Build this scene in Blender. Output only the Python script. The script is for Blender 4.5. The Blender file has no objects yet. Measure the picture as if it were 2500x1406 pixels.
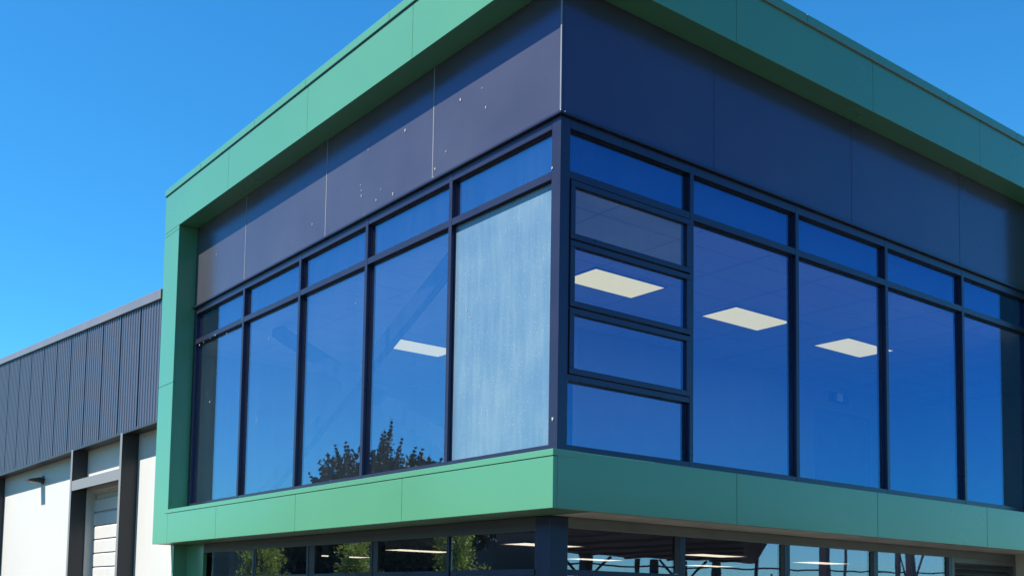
import bpy, bmesh, math, random
from mathutils import Vector, Matrix, noise
random.seed(7)
scn = bpy.context.scene
col = scn.collection

# ------------------------------------------------------------------ camera
YAW, PITCH, ROLL = 0.9300, 0.0775, 0.0186
fw = Vector((math.cos(PITCH)*math.cos(YAW), math.cos(PITCH)*math.sin(YAW), math.sin(PITCH)))
rt = Vector((math.sin(YAW), -math.cos(YAW), 0)); up = rt.cross(fw)
r2 = math.cos(ROLL)*rt + math.sin(ROLL)*up; u2 = -math.sin(ROLL)*rt + math.cos(ROLL)*up
cd = bpy.data.cameras.new('camera'); cam = bpy.data.objects.new('camera', cd); col.objects.link(cam)
cam.matrix_world = Matrix(((r2.x, u2.x, -fw.x, -6.4865), (r2.y, u2.y, -fw.y, -7.3387), (r2.z, u2.z, -fw.z, 1.60), (0, 0, 0, 1)))
cd.sensor_width = 36; cd.lens = 2599/2500*36
cd.shift_x = (1250-1142.0)/2500; cd.shift_y = (1269.7-703)/2500
cd.clip_start = 0.05; cd.clip_end = 3000
scn.camera = cam
# ------------------------------------------------------------------ light
SUN = Vector((-1, 0.30, 1.49)).normalized()
EL = math.asin(SUN.z); ROT = math.atan2(SUN.x, SUN.y)
w = bpy.data.worlds.new("World"); scn.world = w; w.use_nodes = True
nt = w.node_tree; nt.nodes.clear()
out = nt.nodes.new('ShaderNodeOutputWorld'); bg = nt.nodes.new('ShaderNodeBackground')
sk = nt.nodes.new('ShaderNodeTexSky'); sk.sky_type = 'NISHITA'; sk.sun_disc = False
sk.sun_elevation = EL; sk.sun_rotation = ROT; sk.air_density = 1.0; sk.dust_density = 0.3; sk.ozone_density = 2.5
hs = nt.nodes.new('ShaderNodeHueSaturation'); hs.inputs['Saturation'].default_value = 1.25; hs.inputs['Hue'].default_value = 0.5
tn = nt.nodes.new('ShaderNodeMixRGB'); tn.blend_type = 'MULTIPLY'; tn.inputs[0].default_value = 1.0; tn.inputs[2].default_value = (0.43, 1.05, 1.2, 1)
nt.links.new(sk.outputs[0], hs.inputs['Color']); nt.links.new(hs.outputs[0], tn.inputs[1]); nt.links.new(tn.outputs[0], bg.inputs[0]); nt.links.new(bg.outputs[0], out.inputs[0])
bg.inputs[1].default_value = 0.066
sd = bpy.data.lights.new('sun', 'SUN'); so = bpy.data.objects.new('sun', sd); col.objects.link(so)
sd.energy = 5.0; sd.angle = math.radians(0.5); sd.color = (1, 0.95, 0.88)
so.rotation_euler = (-SUN).to_track_quat('-Z', 'Y').to_euler()
scn.view_settings.view_transform = 'Standard'; scn.view_settings.look = 'None'
scn.view_settings.gamma = 1; scn.view_settings.exposure = 1.5
scn.render.engine = 'CYCLES'
scn.cycles.max_bounces = 10; scn.cycles.transparent_max_bounces = 16; scn.cycles.glossy_bounces = 5

# ------------------------------------------------------------------ materials
def nodes(name):
    m = bpy.data.materials.new(name); m.use_nodes = True
    t = m.node_tree; return m, t, t.nodes['Principled BSDF']
def N(t, kind, **kw):
    n = t.nodes.new(kind)
    for k, v in kw.items():
        if k in n.inputs.keys(): n.inputs[k].default_value = v
        else: setattr(n, k, v)
    return n
def coords(t, scale=(1, 1, 1)):
    tc = N(t, 'ShaderNodeTexCoord'); mp = N(t, 'ShaderNodeMapping'); mp.inputs['Scale'].default_value = scale
    t.links.new(tc.outputs['Object'], mp.inputs[0]); return mp.outputs[0]
def ramp(t, src, stops):
    r = N(t, 'ShaderNodeValToRGB'); e = r.color_ramp.elements
    e[0].position, e[0].color = stops[0][0], stops[0][1]; e[1].position, e[1].color = stops[1][0], stops[1][1]
    for p, c in stops[2:]:
        x = e.new(p); x.color = c
    t.links.new(src, r.inputs[0]); return r.outputs[0]
def c4(c, k=1): return (c[0]*k, c[1]*k, c[2]*k, 1)
def paint(name, c, rough=0.4, var=0.12, scale=(1, 1, 1), nscale=2.0, metal=0.0, spec=0.5, bump=0.0, streak=True, coat=0.0, stint=None):
    m, t, p = nodes(name)
    v = coords(t, scale)
    n1 = N(t, 'ShaderNodeTexNoise', Scale=nscale, Detail=5.0, Roughness=0.6); t.links.new(v, n1.inputs['Vector'])
    src = n1.outputs[0]
    if streak:      # rain streaks running down the surface
        v2 = coords(t, (7, 7, 0.35)); n2 = N(t, 'ShaderNodeTexNoise', Scale=2.5, Detail=4.0); t.links.new(v2, n2.inputs['Vector'])
        mx = N(t, 'ShaderNodeMath', operation='ADD'); t.links.new(n1.outputs[0], mx.inputs[0]); t.links.new(n2.outputs[0], mx.inputs[1])
        hv = N(t, 'ShaderNodeMath', operation='MULTIPLY'); hv.inputs[1].default_value = 0.5; t.links.new(mx.outputs[0], hv.inputs[0]); src = hv.outputs[0]
    o = ramp(t, src, [(0.3, c4(c, 1-var)), (0.7, c4(c, 1+var))])
    t.links.new(o, p.inputs['Base Color'])
    rr = ramp(t, src, [(0.3, (rough*0.85,)*3+(1,)), (0.7, (rough*1.15,)*3+(1,))]); t.links.new(rr, p.inputs['Roughness'])
    p.inputs['Metallic'].default_value = metal; p.inputs['Specular IOR Level'].default_value = spec
    if stint: p.inputs['Specular Tint'].default_value = c4(stint)
    if coat: p.inputs['Coat Weight'].default_value = coat; p.inputs['Coat Roughness'].default_value = 0.15
    if bump:
        b = N(t, 'ShaderNodeBump', Strength=bump, Distance=0.02); n3 = N(t, 'ShaderNodeTexNoise', Scale=1.3, Detail=2.0)
        t.links.new(v, n3.inputs['Vector']); t.links.new(n3.outputs[0], b.inputs['Height']); t.links.new(b.outputs[0], p.inputs['Normal'])
    return m
def glass(name, refl=0.4, tint=(0.8, 0.88, 0.9), gcol=(0.75, 0.88, 1.0), wav=0.0, wscale=1.0, dirt=0.0):
    m, t, p = nodes(name); t.nodes.remove(p); o = t.nodes['Material Output']
    tr = N(t, 'ShaderNodeBsdfTransparent'); tr.inputs[0].default_value = c4(tint)
    gl = N(t, 'ShaderNodeBsdfGlossy', Roughness=0.0); gl.inputs['Color'].default_value = c4(gcol)
    fr0 = N(t, 'ShaderNodeLayerWeight', Blend=0.5); fr = N(t, 'ShaderNodeMath', operation='POWER'); fr.inputs[1].default_value = 5.0; t.links.new(fr0.outputs['Facing'], fr.inputs[0])
    mr = N(t, 'ShaderNodeMath', operation='MULTIPLY_ADD'); mr.inputs[1].default_value = 1.0-refl; mr.inputs[2].default_value = refl
    t.links.new(fr.outputs[0], mr.inputs[0])
    mx = N(t, 'ShaderNodeMixShader'); t.links.new(mr.outputs[0], mx.inputs[0]); t.links.new(tr.outputs[0], mx.inputs[1]); t.links.new(gl.outputs[0], mx.inputs[2])
    v = coords(t)
    if wav:
        n = N(t, 'ShaderNodeTexNoise', Scale=wscale, Detail=1.5); t.links.new(v, n.inputs['Vector'])
        b = N(t, 'ShaderNodeBump', Strength=1.0, Distance=wav); t.links.new(n.outputs[0], b.inputs['Height'])
        t.links.new(b.outputs[0], gl.inputs['Normal'])
    last = mx.outputs[0]
    if dirt:
        df = N(t, 'ShaderNodeBsdfDiffuse'); df.inputs[0].default_value = (0.55, 0.62, 0.7, 1)
        v2 = coords(t, (6, 6, 0.5)); n2 = N(t, 'ShaderNodeTexNoise', Scale=1.6, Detail=6.0, Roughness=0.65); t.links.new(v2, n2.inputs['Vector'])
        f = ramp(t, n2.outputs[0], [(0.35, (dirt*0.3,)*3+(1,)), (0.75, (dirt,)*3+(1,))])
        m2 = N(t, 'ShaderNodeMixShader'); t.links.new(f, m2.inputs[0]); t.links.new(last, m2.inputs[1]); t.links.new(df.outputs[0], m2.inputs[2]); last = m2.outputs[0]
    t.links.new(last, o.inputs[0]); return m
def filmed_glass():
    # pane with a failed seal: pale mineral film, runs and specks on blue-grey coated glass
    m, t, p = nodes('clouded_glass'); o = t.nodes['Material Output']
    v = coords(t, (9, 9, 0.9)); n = N(t, 'ShaderNodeTexNoise', Scale=1.6, Detail=8.0, Roughness=0.65); t.links.new(v, n.inputs['Vector'])
    v1 = coords(t); nb = N(t, 'ShaderNodeTexNoise', Scale=1.4, Detail=3.0); t.links.new(v1, nb.inputs['Vector'])
    ns = N(t, 'ShaderNodeTexNoise', Scale=70.0, Detail=3.0); t.links.new(v1, ns.inputs['Vector'])
    vo = N(t, 'ShaderNodeTexVoronoi', Scale=22.0); t.links.new(v1, vo.inputs['Vector'])
    sp = ramp(t, vo.outputs['Distance'], [(0.08, (1, 1, 1, 1)), (0.15, (0, 0, 0, 1))])
    a = N(t, 'ShaderNodeMath', operation='ADD'); t.links.new(n.outputs[0], a.inputs[0]); t.links.new(nb.outputs[0], a.inputs[1])
    a2 = N(t, 'ShaderNodeMath', operation='MULTIPLY_ADD'); a2.inputs[1].default_value = 0.75; t.links.new(ns.outputs[0], a2.inputs[0]); t.links.new(a.outputs[0], a2.inputs[2])
    d = N(t, 'ShaderNodeMath', operation='MULTIPLY'); d.inputs[1].default_value = 0.362; t.links.new(a2.outputs[0], d.inputs[0])
    base = ramp(t, d.outputs[0], [(0.34, (0.068, 0.135, 0.225, 1)), (0.64, (0.145, 0.215, 0.265, 1)), (0.48, (0.094, 0.165, 0.24, 1))])
    mix = N(t, 'ShaderNodeMixRGB'); t.links.new(sp, mix.inputs[0]); t.links.new(base, mix.inputs[1]); mix.inputs[2].default_value = (0.3, 0.34, 0.34, 1)
    sc_ = N(t, 'ShaderNodeMath', operation='MULTIPLY'); 
    t.links.new(sp, sc_.inputs[0]); t.links.new(nb.outputs[0], sc_.inputs[1]); t.links.new(sc_.outputs[0], mix.inputs[0])
    t.links.new(mix.outputs[0], p.inputs['Base Color']); p.inputs['Roughness'].default_value = 0.25; p.inputs['Specular IOR Level'].default_value = 0.8
    tr = N(t, 'ShaderNodeBsdfTransparent'); tr.inputs[0].default_value = (0.6, 0.8, 0.95, 1)
    mx = N(t, 'ShaderNodeMixShader'); mx.inputs[0].default_value = 0.82
    t.links.new(tr.outputs[0], mx.inputs[1]); t.links.new(p.outputs[0], mx.inputs[2]); t.links.new(mx.outputs[0], o.inputs[0])
    return m
def emis(name, c, s):
    m, t, p = nodes(name); p.inputs['Base Color'].default_value = c4(c); p.inputs['Emission Color'].default_value = c4(c); p.inputs['Emission Strength'].default_value = s
    return m
def leafmat(name, c, var=0.45, thin=False):
    m, t, p = nodes(name); v = coords(t)
    n = N(t, 'ShaderNodeTexNoise', Scale=1.6, Detail=4.0); t.links.new(v, n.inputs['Vector'])
    t.links.new(ramp(t, n.outputs[0], [(0.35, c4(c, 1-var)), (0.68, c4(c, 1+var))]), p.inputs['Base Color'])
    p.inputs['Roughness'].default_value = 0.6
    if thin:
        tl = N(t, 'ShaderNodeBsdfTranslucent'); mx = N(t, 'ShaderNodeMixShader'); mx.inputs[0].default_value = 0.45
        t.links.new(p.inputs['Base Color'].links[0].from_socket, tl.inputs[0])
        t.links.new(p.outputs[0], mx.inputs[1]); t.links.new(tl.outputs[0], mx.inputs[2]); t.links.new(mx.outputs[0], t.nodes['Material Output'].inputs[0])
    return m
M = {}
GREEN = (0.056, 0.182, 0.098)
M['green'] = paint('green_cladding', GREEN, rough=0.3, var=0.03, nscale=0.4, streak=False, coat=0.45)
M['navy'] = paint('dark_panel', (0.040, 0.041, 0.046), rough=0.22, var=0.12, nscale=0.8, bump=0.03, spec=0.85, streak=False, stint=(0.12, 0.24, 1.0))
M['joint'] = paint('joint_strip', (0.15, 0.15, 0.16), rough=0.4, streak=False)
M['frame'] = paint('frame_aluminium', (0.014, 0.014, 0.024), rough=0.3, var=0.1, streak=False, spec=0.6, stint=(0.4, 0.5, 1.0))
M['matt_black'] = paint('matt_black_finish', (0.008, 0.008, 0.010), rough=0.6, streak=False)  # cross braces, and strips painted as the mullions' shaded sides
M['beam'] = paint('grey_brown_beam', (0.10, 0.095, 0.085), rough=0.5, var=0.2, streak=False)  # right head beam, its tone raised for ground bounce
M['glass'] = glass('window_glass', refl=0.27, tint=(0.90, 0.93, 0.96), gcol=(0.38, 0.55, 0.80), wav=0.0006, wscale=0.8, dirt=0.009)
M['glassr'] = glass('polarised_sky_glass', refl=0.23, tint=(0.90, 0.93, 0.96), gcol=(0.10, 0.32, 0.70), wav=0.0006, wscale=0.8, dirt=0.02)  # same glass as the left; darker polarised sky put into its tint
M['glassg'] = glass('ground_glass', refl=0.24, tint=(0.82, 0.82, 0.84), gcol=(0.66, 0.60, 0.86), wav=0.0012, wscale=1.3, dirt=0.01)
M['glassl'] = glass('left_ground_glass', refl=0.24, tint=(0.82, 0.82, 0.84), gcol=(0.9, 0.9, 1.0), wav=0.0003, wscale=1.3, dirt=0.01)  # left ground windows, less rippled than the right ones
M['vent'] = glass('vent_glass', refl=0.13, tint=(0.92, 0.94, 0.95), gcol=(0.2, 0.40, 0.7), wav=0.0006, wscale=0.8, dirt=0.03)
M['film'] = filmed_glass()
M['spandrel'] = paint('spandrel_board', (0.008, 0.012, 0.05), rough=0.5, streak=False)
M['rub'] = paint('roller_slats', (0.40, 0.385, 0.36), rough=0.45, var=0.05)
M['white'] = paint('white_wall_panel', (0.37, 0.36, 0.335), rough=0.55, var=0.035, nscale=0.6)
M['rib'] = paint('ribbed_steel', (0.042, 0.046, 0.072), rough=0.4, var=0.08, spec=0.6)
M['cope'] = paint('coping_steel', (0.11, 0.105, 0.12), rough=0.4, var=0.08, streak=False)
M['steel'] = paint('painted_steel', (0.022, 0.021, 0.024), rough=0.45, var=0.15)
M['lightsteel'] = paint('pale_steel', (0.14, 0.135, 0.135), rough=0.45, var=0.1)  # general pale steel; also painted as sunlight on column fronts and door beam
M['cream'] = paint('cream_render', (0.45, 0.38, 0.29), rough=0.8, var=0.08)
M['ceil'] = paint('ceiling_tile', (0.62, 0.64, 0.65), rough=0.9, var=0.04, streak=False)
M['grid'] = paint('ceiling_grid', (0.50, 0.51, 0.52), rough=0.7, streak=False)
M['inwall'] = paint('plaster', (0.45, 0.46, 0.48), rough=0.9, var=0.05, streak=False)
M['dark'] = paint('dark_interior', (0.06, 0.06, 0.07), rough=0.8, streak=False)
M['carpet'] = paint('carpet', (0.22, 0.21, 0.20), rough=0.95, streak=False)
M['lamp'] = emis('diffuser', (1.0, 0.88, 0.36), 0.42)
M['lampg'] = emis('diffuser_low', (1.0, 0.90, 0.66), 0.9)
M['drop'] = paint('chalky_splash', (0.24, 0.235, 0.225), rough=0.8, streak=False)
M['louvre'] = paint('louvre_bronze', (0.10, 0.09, 0.085), rough=0.4, streak=False)
M['bark'] = paint('bark', (0.10, 0.075, 0.05), rough=0.9, var=0.4, nscale=8)
M['birchleaf'] = leafmat('birch_leaf', (0.19, 0.27, 0.05), 0.45, True)
M['cypress'] = leafmat('cypress_leaf', (0.010, 0.024, 0.011))
M['hedge'] = leafmat('hedge_leaf', (0.03, 0.05, 0.02))
M['shed'] = paint('shed_sheet', (0.035, 0.035, 0.042), rough=0.6, var=0.2)
M['lens'] = emis('sign_lens', (0.3, 0.4, 0.45), 0.04)

# ------------------------------------------------------------------ helpers
def tag(o, label=None, cat=None, group=None, kind=None):
    if label: o['label'] = label
    if cat: o['category'] = cat
    if group: o['group'] = group
    if kind: o['kind'] = kind
    return o
def empty(name, loc, label, cat, group=None):
    o = bpy.data.objects.new(name, None); o.location = loc; col.objects.link(o); o.empty_display_size = 0.2
    return tag(o, label, cat, group)
class MB:
    def __init__(s): s.bm = bmesh.new()
    def box(s, x0, x1, y0, y1, z0, z1):
        v = [s.bm.verts.new(p) for p in ((x0,y0,z0),(x1,y0,z0),(x1,y1,z0),(x0,y1,z0),(x0,y0,z1),(x1,y0,z1),(x1,y1,z1),(x0,y1,z1))]
        for f in ((0,3,2,1),(4,5,6,7),(0,1,5,4),(1,2,6,5),(2,3,7,6),(3,0,4,7)): s.bm.faces.new([v[i] for i in f])
        return s
    def prism(s, pts, axis, a, b):      # polygon in the plane across axis, extruded from a to b
        def P(u, v, c): return {'x': (c, u, v), 'y': (u, c, v), 'z': (u, v, c)}[axis]
        A = [s.bm.verts.new(P(u, v, a)) for u, v in pts]; B = [s.bm.verts.new(P(u, v, b)) for u, v in pts]
        n = len(pts); s.bm.faces.new(A[::-1]); s.bm.faces.new(B)
        for i in range(n): s.bm.faces.new((A[i], A[(i+1) % n], B[(i+1) % n], B[i]))
        return s
    def bar(s, p, q, wd, hd, up=Vector((0, 0, 1))):
        p, q = Vector(p), Vector(q); d = (q-p).normalized(); a = d.cross(up).normalized(); b = a.cross(d)
        vs = []
        for c in (p, q):
            for i, j in ((-1,-1),(1,-1),(1,1),(-1,1)): vs.append(s.bm.verts.new(c + a*i*wd/2 + b*j*hd/2))
        for f in ((3,2,1,0),(4,5,6,7),(0,1,5,4),(1,2,6,5),(2,3,7,6),(3,0,4,7)): s.bm.faces.new([vs[i] for i in f])
        return s
    def tube(s, pts, rad, n=8):
        rings = []
        for i, p in enumerate(pts):
            p = Vector(p); d = (Vector(pts[min(i+1, len(pts)-1)]) - Vector(pts[max(i-1, 0)])).normalized()
            a = d.orthogonal().normalized() if abs(d.z) > 0.9 else d.cross(Vector((0, 0, 1))).normalized(); b = d.cross(a)
            r = rad[i] if isinstance(rad, (list, tuple)) else rad
            rings.append([s.bm.verts.new(p + (a*math.cos(2*math.pi*k/n) + b*math.sin(2*math.pi*k/n))*r) for k in range(n)])
        for A, B in zip(rings, rings[1:]):
            for k in range(n): s.bm.faces.new((A[k], A[(k+1) % n], B[(k+1) % n], B[k]))
        s.bm.faces.new(rings[0][::-1]); s.bm.faces.new(rings[-1]); return s
    def build(s, name, mat, parent=None, bevel=0, smooth=False):
        bmesh.ops.recalc_face_normals(s.bm, faces=s.bm.faces)
        me = bpy.data.meshes.new(name); s.bm.to_mesh(me); s.bm.free()
        me.materials.append(mat if not isinstance(mat, str) else M[mat])
        if smooth:
            for p in me.polygons: p.use_smooth = True
        o = bpy.data.objects.new(name, me); col.objects.link(o)
        if parent:
            o.parent = parent; o.matrix_parent_inverse = Matrix.Identity(4)
            root = parent
            while root.parent: root = root.parent
            if root.location.length > 0: me.transform(Matrix.Translation(-root.location))
        if bevel:
            b = o.modifiers.new('bevel', 'BEVEL'); b.width = bevel; b.segments = 2; b.limit_method = 'ANGLE'
        return o

# ------------------------------------------------------------------ setting
g = MB(); g.bm.faces.new([g.bm.verts.new(p) for p in ((-900,-900,0),(900,-900,0),(900,900,0),(-900,900,0))])
def groundmat():
    m, t, p = nodes('grass_field'); v = coords(t); n = N(t, 'ShaderNodeTexNoise', Scale=0.15, Detail=6.0); t.links.new(v, n.inputs['Vector'])
    t.links.new(ramp(t, n.outputs[0], [(0.35, (0.035, 0.055, 0.018, 1)), (0.7, (0.07, 0.085, 0.035, 1))]), p.inputs['Base Color']); p.inputs['Roughness'].default_value = 0.95; return m
tag(g.build('ground', groundmat()), kind='structure')
g = MB(); g.box(-26, 40, -30, -0.05+60, -0.05, 0.012)
tag(g.build('yard_paving', paint('asphalt_yard', (0.05, 0.047, 0.04), rough=0.9, var=0.18, nscale=0.8, streak=False)), kind='structure')

g = MB(); g.box(3.0, 18.0, -5.5, -0.02, 0.012, 0.14)
tag(g.build('footpath', paint('footpath_concrete', (0.20, 0.19, 0.17), rough=0.9, var=0.12, nscale=1.5, streak=False)), kind='structure')

# ------------------------------------------------------------------ office building
Z0, ZT, ZL = 2.978, 6.232, 5.677
PX, PY = -0.309, -0.300           # outer faces of the green frame
ZB, ZS, ZJ, ZC = 2.450, 7.553, 8.187, 8.296
LO, LI = 9.443, 8.823             # far end of the left frame, outer / inner
RI, RO = 9.08, 9.70               # right end of the glazing, frame
EX = 13.5                          # body of the building to the right
LY = [0, 1.778, 3.511, 5.218, 6.966, LI]
RX = [0, 1.8405, 3.6306, 5.4422, 7.2661, RI]
B = empty('office_building', (0, 0, 0), 'two storey corner office with green framed upper floor of blue glass and dark panels', 'building')
JL = [2.13, 4.55, 6.97]; JR = [2.19, 4.71, 7.21]; g4 = 0.004
def segs(a, b, cuts, gap=0.004):
    e = [a] + [c for c in cuts if a < c < b] + [b]
    return [(e[i] + (gap/2 if i else 0), e[i+1] - (gap/2 if i < len(e)-2 else 0)) for i in range(len(e)-1)]
# top fascia
f = MB()
for a, b in segs(PY, LO, JL): f.box(PX, PX+0.05, a, b, ZS, ZJ-0.004)
f.build('fascia', 'green', B, bevel=0.004)
f = MB()
for a, b in segs(PX+0.052, RO, JR): f.box(a, b, PY, PY+0.05, ZS, ZJ-0.004)
f.build('fascia', 'green', B, bevel=0.004)
c = MB()
for a, b in segs(PY-0.018, LO+0.015, [2.6, 4.6, 6.1, 8.0], 0.004): c.box(PX-0.018, PX+0.32, a, b, ZJ+0.004, ZC)
c.build('coping', 'green', B, bevel=0.006)
c = MB()
for a, b in segs(PX+0.323, RO+0.015, [3.4, 6.4, 8.2], 0.004): c.box(a, b, PY-0.018, PY+0.32, ZJ+0.004, ZC)
c.build('coping', 'green', B, bevel=0.006)
tag(MB().box(PX-0.010, PX-0.001, PY-0.010, LO, ZJ-0.006, ZJ+0.003).build('drip_trim', 'frame', B), 'thin dark joint line under the coping')
MB().box(PX+0.32, RO, PY-0.022, PY-0.001, ZJ-0.010, ZJ+0.004).build('drip_trim', 'lightsteel', B)
# soffit under the fascia
MB().box(PX+0.051, 0.10, PY+0.051, LO-0.01, ZS+0.003, ZS+0.03).build('soffit', 'green', B)
MB().box(0.101, RO-0.01, PY+0.051, 0.10, ZS+0.003, ZS+0.03).build('soffit', 'green', B)
# left side frame (vertical) with joints, inner reveal
f = MB()
for a, b in segs(ZB, ZS-0.004, [5.0, 7.49]): f.box(PX, PX+0.05, LI, LO, a, b)
f.box(PX+0.05, 0.02, LI, LI+0.04, Z0, ZS).box(PX+0.05, 0.3, LO-0.04, LO-0.002, ZB+0.002, ZJ)
f.build('side_frame', 'green', B, bevel=0.004)
f = MB().box(RI, RO, PY, PY+0.05, ZB, ZS-0.004).box(RI, RI+0.04, PY+0.05, -0.002, Z0, ZS).box(RO-0.04, RO-0.002, PY+0.05, 0.3, ZB, ZJ)
f.build('side_frame', 'green', B, bevel=0.004)
# green band under the glazing
f = MB()
for a, b in segs(PY, LI-0.003, JL, 0.004): f.box(PX, PX+0.05, a, b, ZB, Z0-0.064)
f.build('sill_band', 'green', B, bevel=0.005)
f = MB()
for a, b in segs(PX+0.052, RI-0.003, JR, 0.004): f.box(a, b, PY, PY+0.05, ZB, Z0-0.002)
f.build('sill_band', 'green', B, bevel=0.005)
MB().box(PX-0.006, 0.0, PY-0.004, LI+0.12, Z0-0.060, Z0).build('sill_flashing', 'green', B, bevel=0.003)
MB().box(0.001, RI, PY+0.051, 0.0, Z0-0.03, Z0-0.003).build('sill_flashing', 'green', B)
# overhang soffit above the ground floor
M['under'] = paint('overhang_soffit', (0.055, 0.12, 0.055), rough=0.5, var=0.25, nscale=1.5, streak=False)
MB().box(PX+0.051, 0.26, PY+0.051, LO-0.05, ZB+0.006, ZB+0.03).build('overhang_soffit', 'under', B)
M['under2'] = paint('bounce_lit_soffit', (0.45, 0.41, 0.31), rough=0.6, var=0.25, nscale=1.5, streak=False)  # grey-brown, paled to stand in for light bounced off the ground
MB().box(0.262, EX, PY+0.051, 0.40, ZB+0.006, ZB+0.03).build('overhang_soffit', 'under2', B)
# dark wall panels above the glazing
zp = ZT+0.03
f = MB()
for a, b in segs(0.0, LI, JL, 0.004): f.box(0.0, 0.03, a, b, zp, ZS)
f.build('upper_wall', 'navy', B)
f = MB()
for a, b in segs(0.032, RI, JR, 0.004): f.box(a, b, 0.0, 0.03, zp, ZS)
f.build('upper_wall', 'navy', B)
for y in JL: MB().box(-0.003, -0.0005, y-0.008, y+0.008, zp+0.005, ZS-0.002).build('joint_strip', 'joint', B)
for x in JR: MB().box(x-0.005, x+0.005, -0.003, -0.0005, zp+0.005, ZS-0.002).build('joint_strip', 'navy', B)
MB().box(-0.010, -0.004, -0.009, 0.008, zp, ZS-0.003).build('corner_trim', 'joint', B)
# head flashing
MB().box(-0.035, 0.02, -0.035, LI, ZT-0.004, ZT+0.026).build('head_flashing', 'frame', B, bevel=0.006)
MB().box(0.021, RI, -0.035, 0.02, ZT-0.004, ZT+0.026).build('head_flashing', 'frame', B, bevel=0.006)
# corner post and mullions
FW = 0.029
MB().box(0, 0.125, 0, 0.128, Z0+0.001, ZT-0.006).build('corner_post', 'frame', B, bevel=0.006)
for y in LY[1:-1]: MB().box(0.0, 0.13, y-FW, y+FW, Z0+0.001, ZT-0.006).build('mullion', 'frame', B, bevel=0.004)
for x in RX[1:-1]: MB().box(x-FW, x+FW, 0.0, 0.13, Z0+0.001, ZT-0.006).build('mullion', 'frame', B, bevel=0.004)
TR = 0.037; SB = 3.085; HD = ZT-0.10
GD = 0.055
for i in range(5):
    a = LY[i] + (0.128 if i == 0 else FW) + .0015; b = LY[i+1] - (0.10 if i == 4 else FW) - .0015
    m = MB().box(0.003, 0.12, a, b, Z0+0.003, SB).box(0.003, 0.12, a, b, ZL-TR, ZL+TR).box(0.003, 0.12, a, b, HD, ZT-0.008)
    if i == 4: m.box(0.003, 0.12, b+.001, LY[i+1]-0.002, Z0+0.003, ZT-0.008)
    for z0, z1 in ((SB, ZL-TR), (ZL+TR, HD)):      # dark gasket beads
        m.box(GD-0.012, GD-0.002, a, a+0.012, z0, z1).box(GD-0.012, GD-0.002, b-0.012, b, z0, z1)
        m.box(GD-0.012, GD-0.002, a+.012, b-.012, z0, z0+0.012).box(GD-0.012, GD-0.002, a+.012, b-.012, z1-0.012, z1)
    wn = m.build('window', 'frame', B)
    MB().box(GD, GD+0.012, a-.01, b+.01, ZL+TR-0.01, HD+0.01).build('glass_pane', 'glass', wn)
    p = MB().box(GD, GD+0.012, a-.01, b+.01, SB-.01, ZL-TR+0.01).build('glass_pane', 'film' if i == 0 else 'glass', wn)
    if i == 0: p['label'] = 'clouded pale blue pane streaked with white film'
for i in range(5):
    a = RX[i] + (0.125 if i == 0 else FW) + .0015; b = RX[i+1] - (0.03 if i == 4 else FW) - .0015
    m = MB().box(a, b, 0.003, 0.12, Z0+0.003, SB).box(a, b, 0.003, 0.12, ZL-TR, ZL+TR).box(a, b, 0.003, 0.12, HD, ZT-0.008)
    if i == 4: m.box(b+.001, RX[i+1]-0.002, 0.003, 0.12, Z0+0.003, ZT-0.008)
    if i == 0: m.box(a, b, 0.003, 0.12, 3.70, 3.755)
    for z0, z1 in ((SB, ZL-TR), (ZL+TR, HD)):
        m.box(a, a+0.012, GD-0.012, GD-0.002, z0, z1).box(b-0.012, b, GD-0.012, GD-0.002, z0, z1)
        m.box(a+.012, b-.012, GD-0.012, GD-0.002, z0, z0+0.012).box(a+.012, b-.012, GD-0.012, GD-0.002, z1-0.012, z1)
    wn = m.build('window', 'frame', B)
    MB().box(a-.01, b+.01, GD, GD+0.012, ZL+TR-0.01, HD+0.01).build('glass_pane', 'glassr', wn)
    if i > 0:
        MB().box(a-.01, b+.01, GD, GD+0.012, SB-.01, ZL-TR+0.01).build('glass_pane', 'glassr', wn)
    else:
        wn['label'] = 'corner bay divided into three hinged vents above a fixed pane'
        MB().box(a-.01, b+.01, GD, GD+0.012, SB-.01, 3.71).build('glass_pane', 'glassr', wn)
        for z0, z1 in ((5.055, 5.625), (4.405, 5.04), (3.76, 4.39)):      # outward opening vents
            s = MB(); e = 0.058; y0, y1 = -0.016, 0.045
            s.box(a+.004, b-.004, y0, y1, z0, z0+e).box(a+.004, b-.004, y0, y1, z1-e, z1)
            s.box(a+.004, a+.004+e, y0, y1, z0+e, z1-e).box(b-.004-e, b-.004, y0, y1, z0+e, z1-e)
            s.build('vent_sash', 'frame', wn, bevel=0.004)
            MB().box(a+e, b-e, 0.012, 0.024, z0+e-.005, z1-e+.005).build('vent_glass', 'vent' if z0 > 5 else 'glassr', wn)
# spandrel backing, ceiling and rooms of the upper floor
MB().box(0.20, 0.22, 0.20, LI, ZL+0.03, ZT).box(0.22, RI, 0.20, 0.22, ZL+0.03, ZT).build('spandrel_board', 'spandrel', B)
MB().box(0.131, EX, 0.131, LO-0.05, ZL-0.040, ZL-0.012).build('ceiling', 'ceil', B)
f = MB(); zz = ZL-0.043
y = 0.5
while y < 9.3: f.box(0.14, EX, y-0.012, y+0.012, zz, zz+0.004); y += 0.6
x = 0.98
while x < EX: f.box(x-0.012, x+0.012, 0.14, 9.3, zz-.001, zz+0.003); x += 1.2
f.build('ceiling_grid', 'grid', B)
MB().box(0.131, EX, 0.131, LO-0.05, 2.62, Z0-0.02).build('floor_slab', 'carpet', B)
MB().box(3.9, EX, 3.98, 4.08, Z0-0.019, ZL-0.042).build('partition_wall', 'inwall', B)
MB().box(0.14, EX, 9.25, 9.38, Z0-0.019, ZL-0.042).build('rear_wall', 'inwall', B)
MB().box(EX-.1, EX, 0.14, 9.2, Z0-0.019, ZL-0.042).build('end_wall', 'inwall', B)
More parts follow.
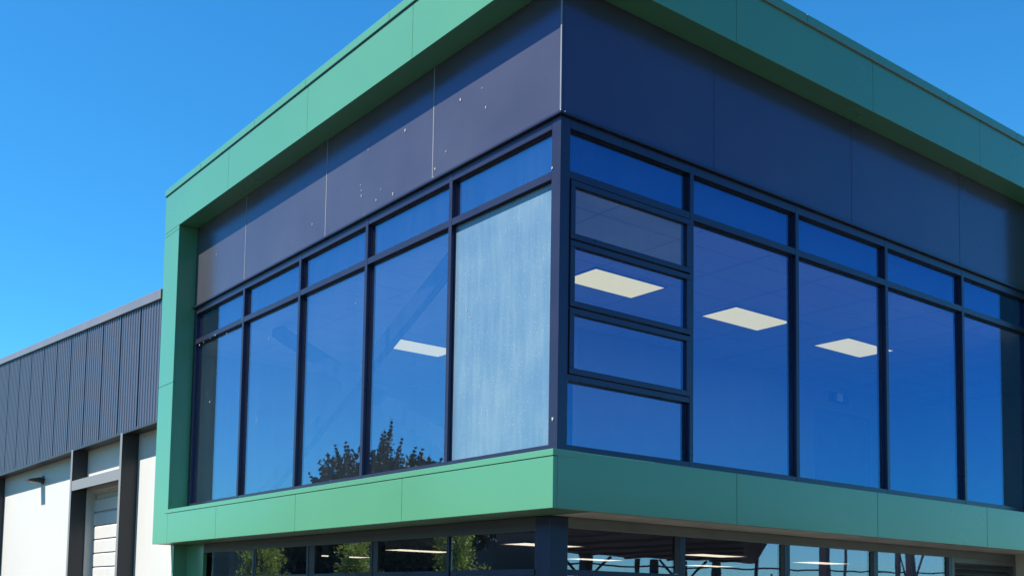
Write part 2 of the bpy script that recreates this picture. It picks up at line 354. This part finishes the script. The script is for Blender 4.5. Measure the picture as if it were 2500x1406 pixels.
d = MB().box(9.63, 11.15, 3.955, 3.979, Z0, 5.10).box(9.56, 9.628, 3.94, 3.979, Z0, 5.17).box(11.152, 11.22, 3.94, 3.979, Z0, 5.17).box(9.629, 11.151, 3.94, 3.979, 5.102, 5.17)
d = d.build('inner_door', paint('door_paint', (0.30, 0.33, 0.38), rough=0.5, streak=False), B)
# cross brace and steel posts behind the left glass
for (a, b), xx in ((((1.80, 5.63), (7.0, 2.99)), 0.34), (((7.02, 5.63), (1.62, 2.99)), 0.56)):
    MB().bar((xx, a[0], a[1]), (xx, b[0], b[1]), 0.10, 0.20, up=Vector((1, 0, 0)).cross(Vector((0, b[0]-a[0], b[1]-a[1]))).normalized()).build('cross_brace', 'matt_black', B)
# roof, hidden body
MB().box(0.05, EX, 0.05, LO-0.05, ZT+0.04, ZS-0.02).build('wall_core', 'dark', B)
MB().box(PX+0.1, EX, PY+0.1, LO-0.05, ZS+0.04, ZJ-0.05).build('roof', 'lightsteel', B)
MB().box(RO, EX, 0.0, 0.12, ZB, ZS).build('end_cladding', 'navy', B)
# bird splashes and scuffs (on the panels, the frames and the glass)
def splash(y, z, s=1.0, xo=-0.0045, ln=2.2):
    n = 9; c = []; k = random.random()*6
    for i in range(n):
        a = 2*math.pi*i/n; r = 0.0075*s*(1+0.35*math.sin(3*a+k)); c.append((y+math.cos(a)*r, z+math.sin(a)*r*(ln if math.sin(a) < 0 else 1.2)))
    MB().prism(c, 'x', xo-0.002, xo).build('bird_splash', 'drop', B)
for px in [(1.626, 6.993, 1.4), (1.173, 6.738, 1.1), (2.705, 7.035, 1.5), (1.873, 6.5, 0.9), (2.079, 6.374, 1.3), (3.66, 6.612, 0.9), (3.656, 6.544, 1.2), (3.308, 6.388, 1.1), (2.936, 6.351, 1.5), (3.683, 6.686, 0.8), (3.202, 6.482, 0.7), (8.018, 6.927, 1), (4.904, 6.538, 1), (3.52, 7.082, 0.8), (1.242, 6.968, 0.7), (6.983, 5.684, 0.8), (0.113, 5.745, 1.1), (0.062, 3.325, 1.7, -0.0045, 1.4), (3.576, 6.279, 0.8), (2.099, 6.287, 0.6), (8.191, 4.645, 1.2800000000000002, 0.052, 2), (6.478, 4.155, 0.8, 0.052, 9), (6.197, 5.268, 0.8, 0.052, 4), (6.44, 4.338, 0.5599999999999999, 0.052, 4), (3.819, 5.249, 0.8, 0.052, 2.5), (1.45, 4.58, 0.96, 0.052, 2), (1.517, 4.673, 0.8, 0.052, 2), (1.292, 4.482, 0.6400000000000001, 0.052, 2), (3.002, 3.718, 0.48, 0.052, 5), (4.899, 3.909, 0.48, 0.052, 5), (8.315, 4.792, 0.5599999999999999, 0.052, 2), (8.126, 4.443, 0.48, 0.052, 2), (7.954, 5.639, 1.5, -0.002, 1.2), (8.553, 5.596, 1.6, -0.002, 1.2), (7.526, 5.581, 1.2, -0.002, 1.2), (8.393, 5.612, 1.0, -0.002, 1.2), (8.14, 5.623, 0.9, -0.002, 1.2)]: splash(*px)
# ------------- ground floor
GX, GY = 0.214, 0.336
gp = 0.10
MB().box(GX, GX+0.24, GY, GY+0.20, 0.013, ZB+0.002).build('ground_corner_post', 'frame', B, bevel=0.006)
MB().box(GX+0.001, GX+0.12, GY+0.201, 8.60, 2.315, ZB+0.003).build('ground_head_beam', 'steel', B, bevel=0.004)
MB().box(GX+0.241, 9.24, GY+0.001, GY+0.12, 2.345, ZB+0.003).build('ground_head_beam', 'beam', B, bevel=0.004)
LG = [(0.536, 1.95), (2.024, 3.43), (3.593, 4.984), (5.196, 6.723), (6.831, 8.29)]
RG = [(0.455, 2.05), (2.133, 3.83), (3.925, 5.63), (5.721, 7.41)]
for i, (a, b) in enumerate(LG):
    m = MB(); e = [0.536]+[(LG[k][1]+LG[k+1][0])/2 for k in range(4)]+[8.60]
    if a > e[i]+.01: m.box(GX+.002, GX+0.11, a-.045, a, 0.013, 2.314)
    if a > e[i]+.01 and a-LG[i-1][1] > .08: MB().box(GX+.008, GX+0.11, LG[i-1][1]+.001, a-.046, 0.013, 2.314).build('mullion_side_shade', 'matt_black', B)  # black strip stands in for the mullion's shaded side
    m.box(GX+.004, GX+0.10, a+.0005, b-.0005, 1.885, 1.945).box(GX+.004, GX+0.10, a+.0005, b-.0005, 0.013, 0.10)
    if i == 0: m.box(GX+.004, GX+0.10, a, a+0.02, 0.10, 2.30)
    wn = m.build('ground_window', 'frame', B)
    MB().box(GX+.014, GX+.026, a-.003, b+.003, 1.94, 2.32).build('glass_pane', 'glassl', wn)
    MB().box(GX+.014, GX+.026, a-.003, b+.003, 0.09, 1.89).build('glass_pane', 'glassl', wn)
for i, (a, b) in enumerate(RG):
    e = [0.455]+[(RG[k][1]+RG[k+1][0])/2 for k in range(3)]+[7.48]; m = MB(); MB().box(b-.08, b-.001, GY+.004, GY+0.013, 1.95 if i == 0 else .11, 2.343).build('mullion_side_shade', 'matt_black', B)  # thin black strip painted as the shaded side of the mullion
    if a > e[i]+.01: m.box(e[i]+.001, a, GY+.002, GY+0.11, 0.013, 2.344)
    m.box(b, e[i+1]-.001, GY+.002, GY+0.11, 0.013, 2.344)
    if i == 0: m.box(a+.0005, b-.0005, GY+.004, GY+0.10, 1.885, 1.945)
    m.box(a+.0005, b-.0005, GY+.004, GY+0.10, 0.013, 0.10)
    wn = m.build('ground_window', 'frame', B)
    if i == 0:
        MB().box(a-.003, b+.003, GY+.014, GY+.026, 1.94, 2.35).build('glass_pane', 'glassg', wn)
        MB().box(a-.003, b+.003, GY+.014, GY+.026, 0.09, 1.89).build('glass_pane', 'glassg', wn)
    else: MB().box(a-.003, b+.003, GY+.014, GY+.026, 0.09, 2.35).build('glass_pane', 'glassg', wn)
v = MB().box(7.482, 7.55, GY, GY+.1, .013, 2.344).box(9.17, 9.24, GY, GY+.1, .013, 2.344).box(7.5505, 9.1695, GY, GY+.1, 2.28, 2.344).box(7.5505, 9.1695, GY+.09, GY+.11, .013, 2.279)
v = v.build('louvre_vent', 'louvre', B)
s = MB(); z = 0.1
while z < 2.26: s.prism([(GY+.005, z), (GY+.015, z-.006), (GY+.08, z+.055), (GY+.07, z+.061)], 'x', 7.551, 9.169); z += 0.075
s.build('louvre_slats', 'louvre', v)
MB().box(9.25, 9.75, -0.22, 0.5, 0.143, ZB+0.004).build('end_pier', 'cream', B)
# green return beside the white wall
MB().box(0.0, GX, 9.30, 9.362, 0.013, ZB+0.004).build('return_wall', 'green', B)
MB().box(GX+.001, GX+.06, 8.602, 9.362, 0.013, ZB+0.003).build('return_wall', 'green', B)
# ground floor interior
MB().box(0.34, EX, 0.46, 15.0, 2.50, 2.56).build('ground_ceiling', 'inwall', B)
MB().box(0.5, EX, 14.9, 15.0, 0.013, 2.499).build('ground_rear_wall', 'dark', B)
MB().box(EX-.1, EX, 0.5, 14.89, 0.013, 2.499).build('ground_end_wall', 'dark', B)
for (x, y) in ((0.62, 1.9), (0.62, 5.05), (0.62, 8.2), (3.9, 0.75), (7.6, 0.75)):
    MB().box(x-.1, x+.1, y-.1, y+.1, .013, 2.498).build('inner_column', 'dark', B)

# ------------------------------------------------------------------ ceiling lights
def light(x, y, z, label, grp, mat, name='ceiling_light', L=1.2, W=0.6):
    r = empty(name, (x, y, z), label, 'ceiling light', grp)
    MB().box(x-L/2, x+L/2, y-W/2, y+W/2, z-0.012, z-0.002).build('diffuser', mat, r)
    m = MB(); e = 0.02
    m.box(x-L/2-e, x+L/2+e, y-W/2-e, y-W/2, z-0.018, z).box(x-L/2-e, x+L/2+e, y+W/2, y+W/2+e, z-0.018, z)
    m.box(x-L/2-e, x-L/2, y-W/2, y+W/2, z-0.018, z).box(x+L/2, x+L/2+e, y-W/2, y+W/2, z-0.018, z)
    m.build('light_frame', 'joint', r)
zu = ZL-0.0445
light(2.76, 2.08, zu, 'lit rectangular ceiling panel seen through the middle hinged vent by the corner', 'upper floor ceiling panels', 'lamp')
light(5.32, 2.06, zu, 'lit rectangular ceiling panel in the tall window just right of the hinged vents', 'upper floor ceiling panels', 'lamp')
light(7.88, 2.06, zu, 'lit rectangular ceiling panel farthest right behind the upper glass', 'upper floor ceiling panels', 'lamp')
light(2.78, 6.50, zu, 'lit ceiling panel seen beside the diagonal brace behind the left glass', 'upper floor ceiling panels', 'lamp')
zg = 2.499
for x, y, lab in ((3.95, 4.75, 'lit strip of a ceiling panel in the ground floor nearest the corner post'),
                  (3.88, 7.93, 'lit ground floor ceiling panel showing as a thin line beside the reflected second tree'),
                  (4.25, 11.3, 'lit ground floor ceiling panel far behind the left windows'),
                  (7.7, 4.70, 'lit ground floor ceiling panel behind the second window right of the corner'),
                  (7.8, 7.70, 'lit ground floor ceiling panel deeper behind the first window right of the corner'),
                  (11.0, 4.85, 'lit ground floor ceiling panel behind the third window right of the corner'),
                  (11.2, 7.75, 'lit ground floor ceiling panel deepest toward the right end')):
    light(x, y, zg, lab, 'ground floor ceiling panels', 'lampg')
# exit sign over the inner door
r = empty('exit_sign', (10.25, 3.93, 5.42), 'small dark emergency exit light on the wall above the inner door', 'exit sign')
MB().box(9.98, 10.55, 3.93, 3.978, 5.34, 5.52).build('sign_body', 'frame', r)
MB().box(10.2, 10.33, 3.90, 3.929, 5.36, 5.50).build('sign_lens', 'lens', r)

# ------------------------------------------------------------------ warehouse
WY0, WY1 = 9.47, 34.0
H = empty('warehouse', (0, 20, 0), 'white walled warehouse with dark ribbed cladding and sloping roofline left of the office', 'building')
def topz(y): return 6.505 + (y-9.54)*0.0683
rb = MB(); pitch = 0.125; n = int((WY1-WY0)/pitch); CX = -0.285
prof = []
for k in range(n):
    y = WY0 + k*pitch
    if k % 8 == 0: prof += [(y, CX+0.06), (y+0.030, CX+0.06), (y+0.034, CX-0.0065), (y+0.080, CX-0.0065), (y+0.088, CX+0.0065), (y+0.117, CX+0.0065)]
    else: prof += [(y, CX+0.0065), (y+0.030, CX+0.0065), (y+0.038, CX-0.0065), (y+0.080, CX-0.0065), (y+0.088, CX+0.0065), (y+0.117, CX+0.0065)]
prev = None
for y, x in prof:
    a = rb.bm.verts.new((x, y, 4.462)); b = rb.bm.verts.new((x, y, topz(y)))
    if prev: rb.bm.faces.new((prev[0], a, b, prev[1]))
    prev = (a, b)
o = rb.build('ribbed_cladding', 'rib', H)
so_ = o.modifiers.new('solid', 'SOLIDIFY'); so_.thickness = 0.004
cp = MB().prism([(WY0, topz(WY0)-0.01), (WY1, topz(WY1)-0.01), (WY1, topz(WY1)+0.105), (WY0, topz(WY0)+0.155)], 'x', CX-0.045, CX+0.26)
cp.build('coping', 'cope', H, bevel=0.006)
MB().box(CX+0.001, 0.0, WY0, WY1, 4.4635, 4.50).box(CX-0.012, CX+0.0065, WY0, WY1, 4.44, 4.461).build('cladding_soffit', 'steel', H)
# white wall with the door opening
DY0, DY1, DZ = 11.25, 13.97, 3.64
MB().box(0.0, 0.21, 9.363, DY0, 0.013, 4.474).box(0.0, 0.21, DY1, WY1, 0.013, 4.474).box(0.0, 0.21, DY0, DY1, DZ, 4.474).build('wall', 'white', H)
MB().prism([(9.45, 4.5), (WY1, 4.5), (WY1, topz(WY1)-.03), (9.45, topz(9.45)-.03)], 'x', CX+0.08, 12.0).build('roof', 'steel', H)
def colm(y):
    m = MB(); m.box(-0.295, -0.283, y, y+0.10, 0.013, 4.47).box(-0.283, -0.012, y+0.004, y+0.016, 0.013, 4.47).box(-0.012, -0.001, y, y+0.10, 0.013, 4.47)
    m.build('column', 'steel', H)
    MB().box(-0.299, -0.2955, y-.002, y+0.102, 0.013, 4.468).build('sunlit_flange', 'lightsteel', H)  # pale strip puts the sun on the column front into colour
colm(11.13); colm(14.0); colm(20.55); colm(27.0)
MB().box(-0.29, -0.001, 11.235, 13.99, 3.83, 3.845).box(-0.295, -0.285, 11.235, 13.99, 3.65, 3.83).build('door_beam', 'lightsteel', H)  # pale steel carries the sunlight on the beam's front face
MB().box(-0.284, -0.002, 11.24, 13.985, 3.80, 3.828).build('shaded_beam_soffit', 'steel', H)  # darker steel stands in for the shade under the beam
d = MB(); z = 0.02
while z < DZ-0.25:
    d.prism([(0.188, z+.002), (0.153, z+0.006), (0.148, z+0.225), (0.168, z+0.250), (0.188, z+0.252)], 'y', DY0+0.03, DY1-0.03); z += 0.27
dr = MB().box(0.13, 0.20, DY1-0.03, DY1-.001, 0.013, DZ-.001).box(0.13, 0.20, DY0+.001, DY0+0.03, 0.013, DZ-.001).box(0.13, 0.20, DY0+.031, DY1-.031, DZ-0.04, DZ-.001).box(0.191, 0.20, DY0+.031, DY1-.031, 0.02, DZ-.041)
drf = dr.build('roller_door', 'white', H); d.build('door_slats', 'rub', drf)
# wall lamp
r = empty('wall_lamp', (0, 17.15, 4.14), 'small dark flat bulkhead lamp on the white warehouse wall below the cladding', 'lamp')
MB().prism([(-0.02, 4.10), (-0.10, 4.085), (-0.36, 4.12), (-0.36, 4.135), (-0.12, 4.19), (-0.02, 4.19)], 'y', 17.0, 17.32).build('lamp_housing', 'steel', r, bevel=0.008)
MB().prism([(-0.06, 4.082), (-0.30, 4.102), (-0.30, 4.092), (-0.08, 4.070)], 'y', 17.04, 17.28).build('lamp_lens', 'lightsteel', r)
MB().box(-0.022, -0.001, 17.08, 17.24, 4.05, 4.24).build('wall_plate', 'steel', r)

# ------------------------------------------------------------------ trees (seen as reflections)
def leaves(bm, c, r, n, size, squash=1.0, rnd=random):
    for _ in range(n):
        d = Vector((rnd.gauss(0, 1), rnd.gauss(0, 1), rnd.gauss(0, 1))).normalized() * (rnd.random()**0.45) * r
        d.z *= squash; p = c + d
        a = Vector((rnd.gauss(0, 1), rnd.gauss(0, 1), rnd.gauss(0, .7))).normalized(); b = a.orthogonal().normalized()
        s = size*(0.6+0.8*rnd.random()); b = Matrix.Rotation(rnd.random()*6.28, 3, a) @ b; c2 = a.cross(b)
        bm.faces.new([bm.verts.new(p + b*s), bm.verts.new(p + c2*s*0.5), bm.verts.new(p - b*s), bm.verts.new(p - c2*s*0.5)])
def birch(x, y, h, rad, seed, label):
    rn = random.Random(seed); r = empty('young_tree', (x, y, 0), label, 'tree', 'young green trees reflected in the ground floor glass')
    t = MB(); t.tube([(x, y, 0.0), (x+.03, y, h*.35), (x-.04, y+.03, h*.7), (x, y, h*.97)], [.09, .07, .04, .012])
    lf = MB()
    for i in range(26):
        zf = 0.28+0.66*i/26; a = i*2.4+rn.random(); L = rad*(1-0.75*abs(zf-0.45)**1.1*1.5)*(0.6+.5*rn.random()); L = max(L, .15)
        e = Vector((x+math.cos(a)*L, y+math.sin(a)*L, zf*h+L*.45)); t.tube([(x, y, zf*h), ((x+e.x)/2, (y+e.y)/2, zf*h+L*.3), tuple(e)], [.025, .015, .006], 5)
        for k in range(3):
            q = Vector((x, y, zf*h)).lerp(e, 0.45+0.27*k); leaves(lf.bm, q, 0.30, 60, 0.05, 1.2, rn)
    leaves(lf.bm, Vector((x, y, h*.96)), .2, 60, .05, 1.8, rn)
    t.build('trunk', 'bark', r); lf.build('crown', 'birchleaf', r)
birch(-14.0, 36.0, 4.05, 1.35, 3, 'leafy green tree reflected in the leftmost ground floor windows')
birch(-14.0, 27.9, 4.0, 1.15, 5, 'round green tree reflected in the ground floor window left of centre')
birch(-14.0, 21.4, 4.3, 0.95, 8, 'brightest slim green tree reflected across the mullion left of the corner post')
# dark cypress
rn = random.Random(21); cx, cy = -22.0, 39.2
r = empty('cypress_tree', (cx, cy, 0), 'large dark spiky cypress reflected in the middle of the left upper windows', 'tree')
t = MB(); t.tube([(cx, cy, 0), (cx+.2, cy, 3), (cx, cy+.2, 6), (cx, cy, 9.3)], [.6, .5, .3, .08], 10)
lf = MB()
def envelope(dy):      # crown height over the distance from the trunk along the row
    pts = [(-6.6, 5.8), (-6.0, 8.0), (-4.9, 8.6), (-3.6, 9.0), (-2.4, 9.2), (-1.2, 10.6), (-0.2, 9.4), (1.5, 10.1), (2.3, 9.2), (3.1, 9.3), (4.6, 8.4), (5.8, 7.6), (6.8, 5.4)]
    for (a, za), (b, zb) in zip(pts, pts[1:]):
        if a <= dy <= b: return za+(zb-za)*(dy-a)/(b-a)
    return 5
for i in range(110):
    dy = rn.uniform(-6.0, 6.2); q = Vector((cx+rn.uniform(-2.5, 2.5), cy+dy, rn.uniform(2.5, envelope(dy)-1.9))); leaves(lf.bm, q, 1.1, 260, 0.17, 1.0, rn)
for i in range(330):
    dy = rn.uniform(-6.6, 6.8); dx = rn.uniform(-3.6, 3.6)*(1-abs(dy)/9); top = envelope(dy)*(1-abs(dx)*0.04)*rn.uniform(.88, 1.02)+0.3 if i < 130 else rn.uniform(3.0, min(9.0, envelope(dy)-0.3))
    base = Vector((cx+dx*.5, cy+dy*.6, top-3.0)); tip = Vector((cx+dx, cy+dy*1.02, top))
    if i % 3 == 0: t.tube([(cx, cy, max(1.5, top-4.0)), tuple(base), tuple(tip)], [.10, .05, .01], 5)
    n = 16
    for k in range(n):
        q = base.lerp(tip, k/n); rr = 0.66*(1-k/n)**1.1+.02; leaves(lf.bm, q, rr, int(60*rr/0.5)+9, 0.075, 0.7, rn)
t.build('trunk', 'bark', r); lf.build('crown', 'cypress', r)
rn = random.Random(5)
r = empty('cypress_tree', (-22, 48.3, 0), 'tip of a second dark conifer reflected low beside the third left mullion', 'tree')
t = MB(); t.tube([(-22, 48.3, 0), (-22, 48.3, 4), (-22, 48.3, 8.0)], [.3, .2, .02]); lf = MB()
for k in range(42):
    z = 1.5+6.5*k/42; L = 1.4*(1-k/46); a = k*2.4; e = Vector((-22+math.cos(a)*L, 48.3+math.sin(a)*L, z-.1))
    for j in range(5): leaves(lf.bm, Vector((-22, 48.3, z)).lerp(e, j/4), .22, 16, .1, .5, rn)
t.build('trunk', 'bark', r); lf.build('crown', 'cypress', r)

# ------------------------------------------------------------------ buildings across the yard (seen as reflections)
S = empty('low_shed', (-36, 60, 0), 'long low dark shed reflected behind the green trees in the ground floor glass', 'building')
MB().box(-40, -32, 30, 92, 0, 6.2).build('wall', 'shed', S)
MB().prism([(-40.4, 6.2), (-31.6, 6.2), (-36, 7.3)], 'y', 29.6, 92.4).build('roof', 'shed', S)
for y in (36, 48, 60, 72): MB().box(-31.99, -31.9, y, y+4, 0.05, 3.6).build('door', 'steel', S)
K = empty('open_carport', (20, -14, 0), 'dark open carport on braced posts reflected in the right ground floor windows', 'carport')
MB().prism([(3.0, -16.4), (24.6, -16.4), (14.8, -8.3), (3.0, -8.3)], 'z', 3.20, 3.42).build('roof', 'steel', K)
f = MB()
for x in range(4, 24, 2): f.box(x-.05, x+.05, -16.3, -8.4 - max(0, (x-14.2)*.83), 3.14, 3.199)
f.build('rafters', 'steel', K)
for x, wd in ((7.5, .2), (11.9, .2), (16.0, .30), (18.25, .10), (19.0, .22), (20.4, .18), (22.0, .24), (24.2, .09), (28.2, .26), (29.5, .09), (33.1, .14), (34.1, .26), (38, .2)):
    hz = 3.14 if x < 23.4 else 4.3
    MB().box(x-wd/2, x+wd/2, -16.0-wd/2, -16.0+wd/2, 0.013, hz).build('post', 'steel', K)
    if x in (16.0, 20.4, 34.1): MB().bar((x, -16, 2.3), (x+1.1, -16, hz), .06, .06).bar((x, -16, 2.3), (x-1.1, -16, hz), .06, .06).build('post_brace', 'steel', K)
f = empty('pipe_fence', (20, -17, 0), 'dark pipe rail fence reflected below the carport roof in the right ground floor windows', 'fence')
for z in (2.0, 2.45, 2.92):
    MB().tube([(x, -17.0, z+(x-16)*.018-0.07*math.sin((x-4)/3.2*math.pi)**2) for x in [4+0.8*k for k in range(50)]], .035, 6).build('rail', 'steel', f)
for k in range(13): MB().tube([(4+3.2*k, -17, 0), (4+3.2*k, -17, 2.9)], .05, 8).build('post', 'steel', f)
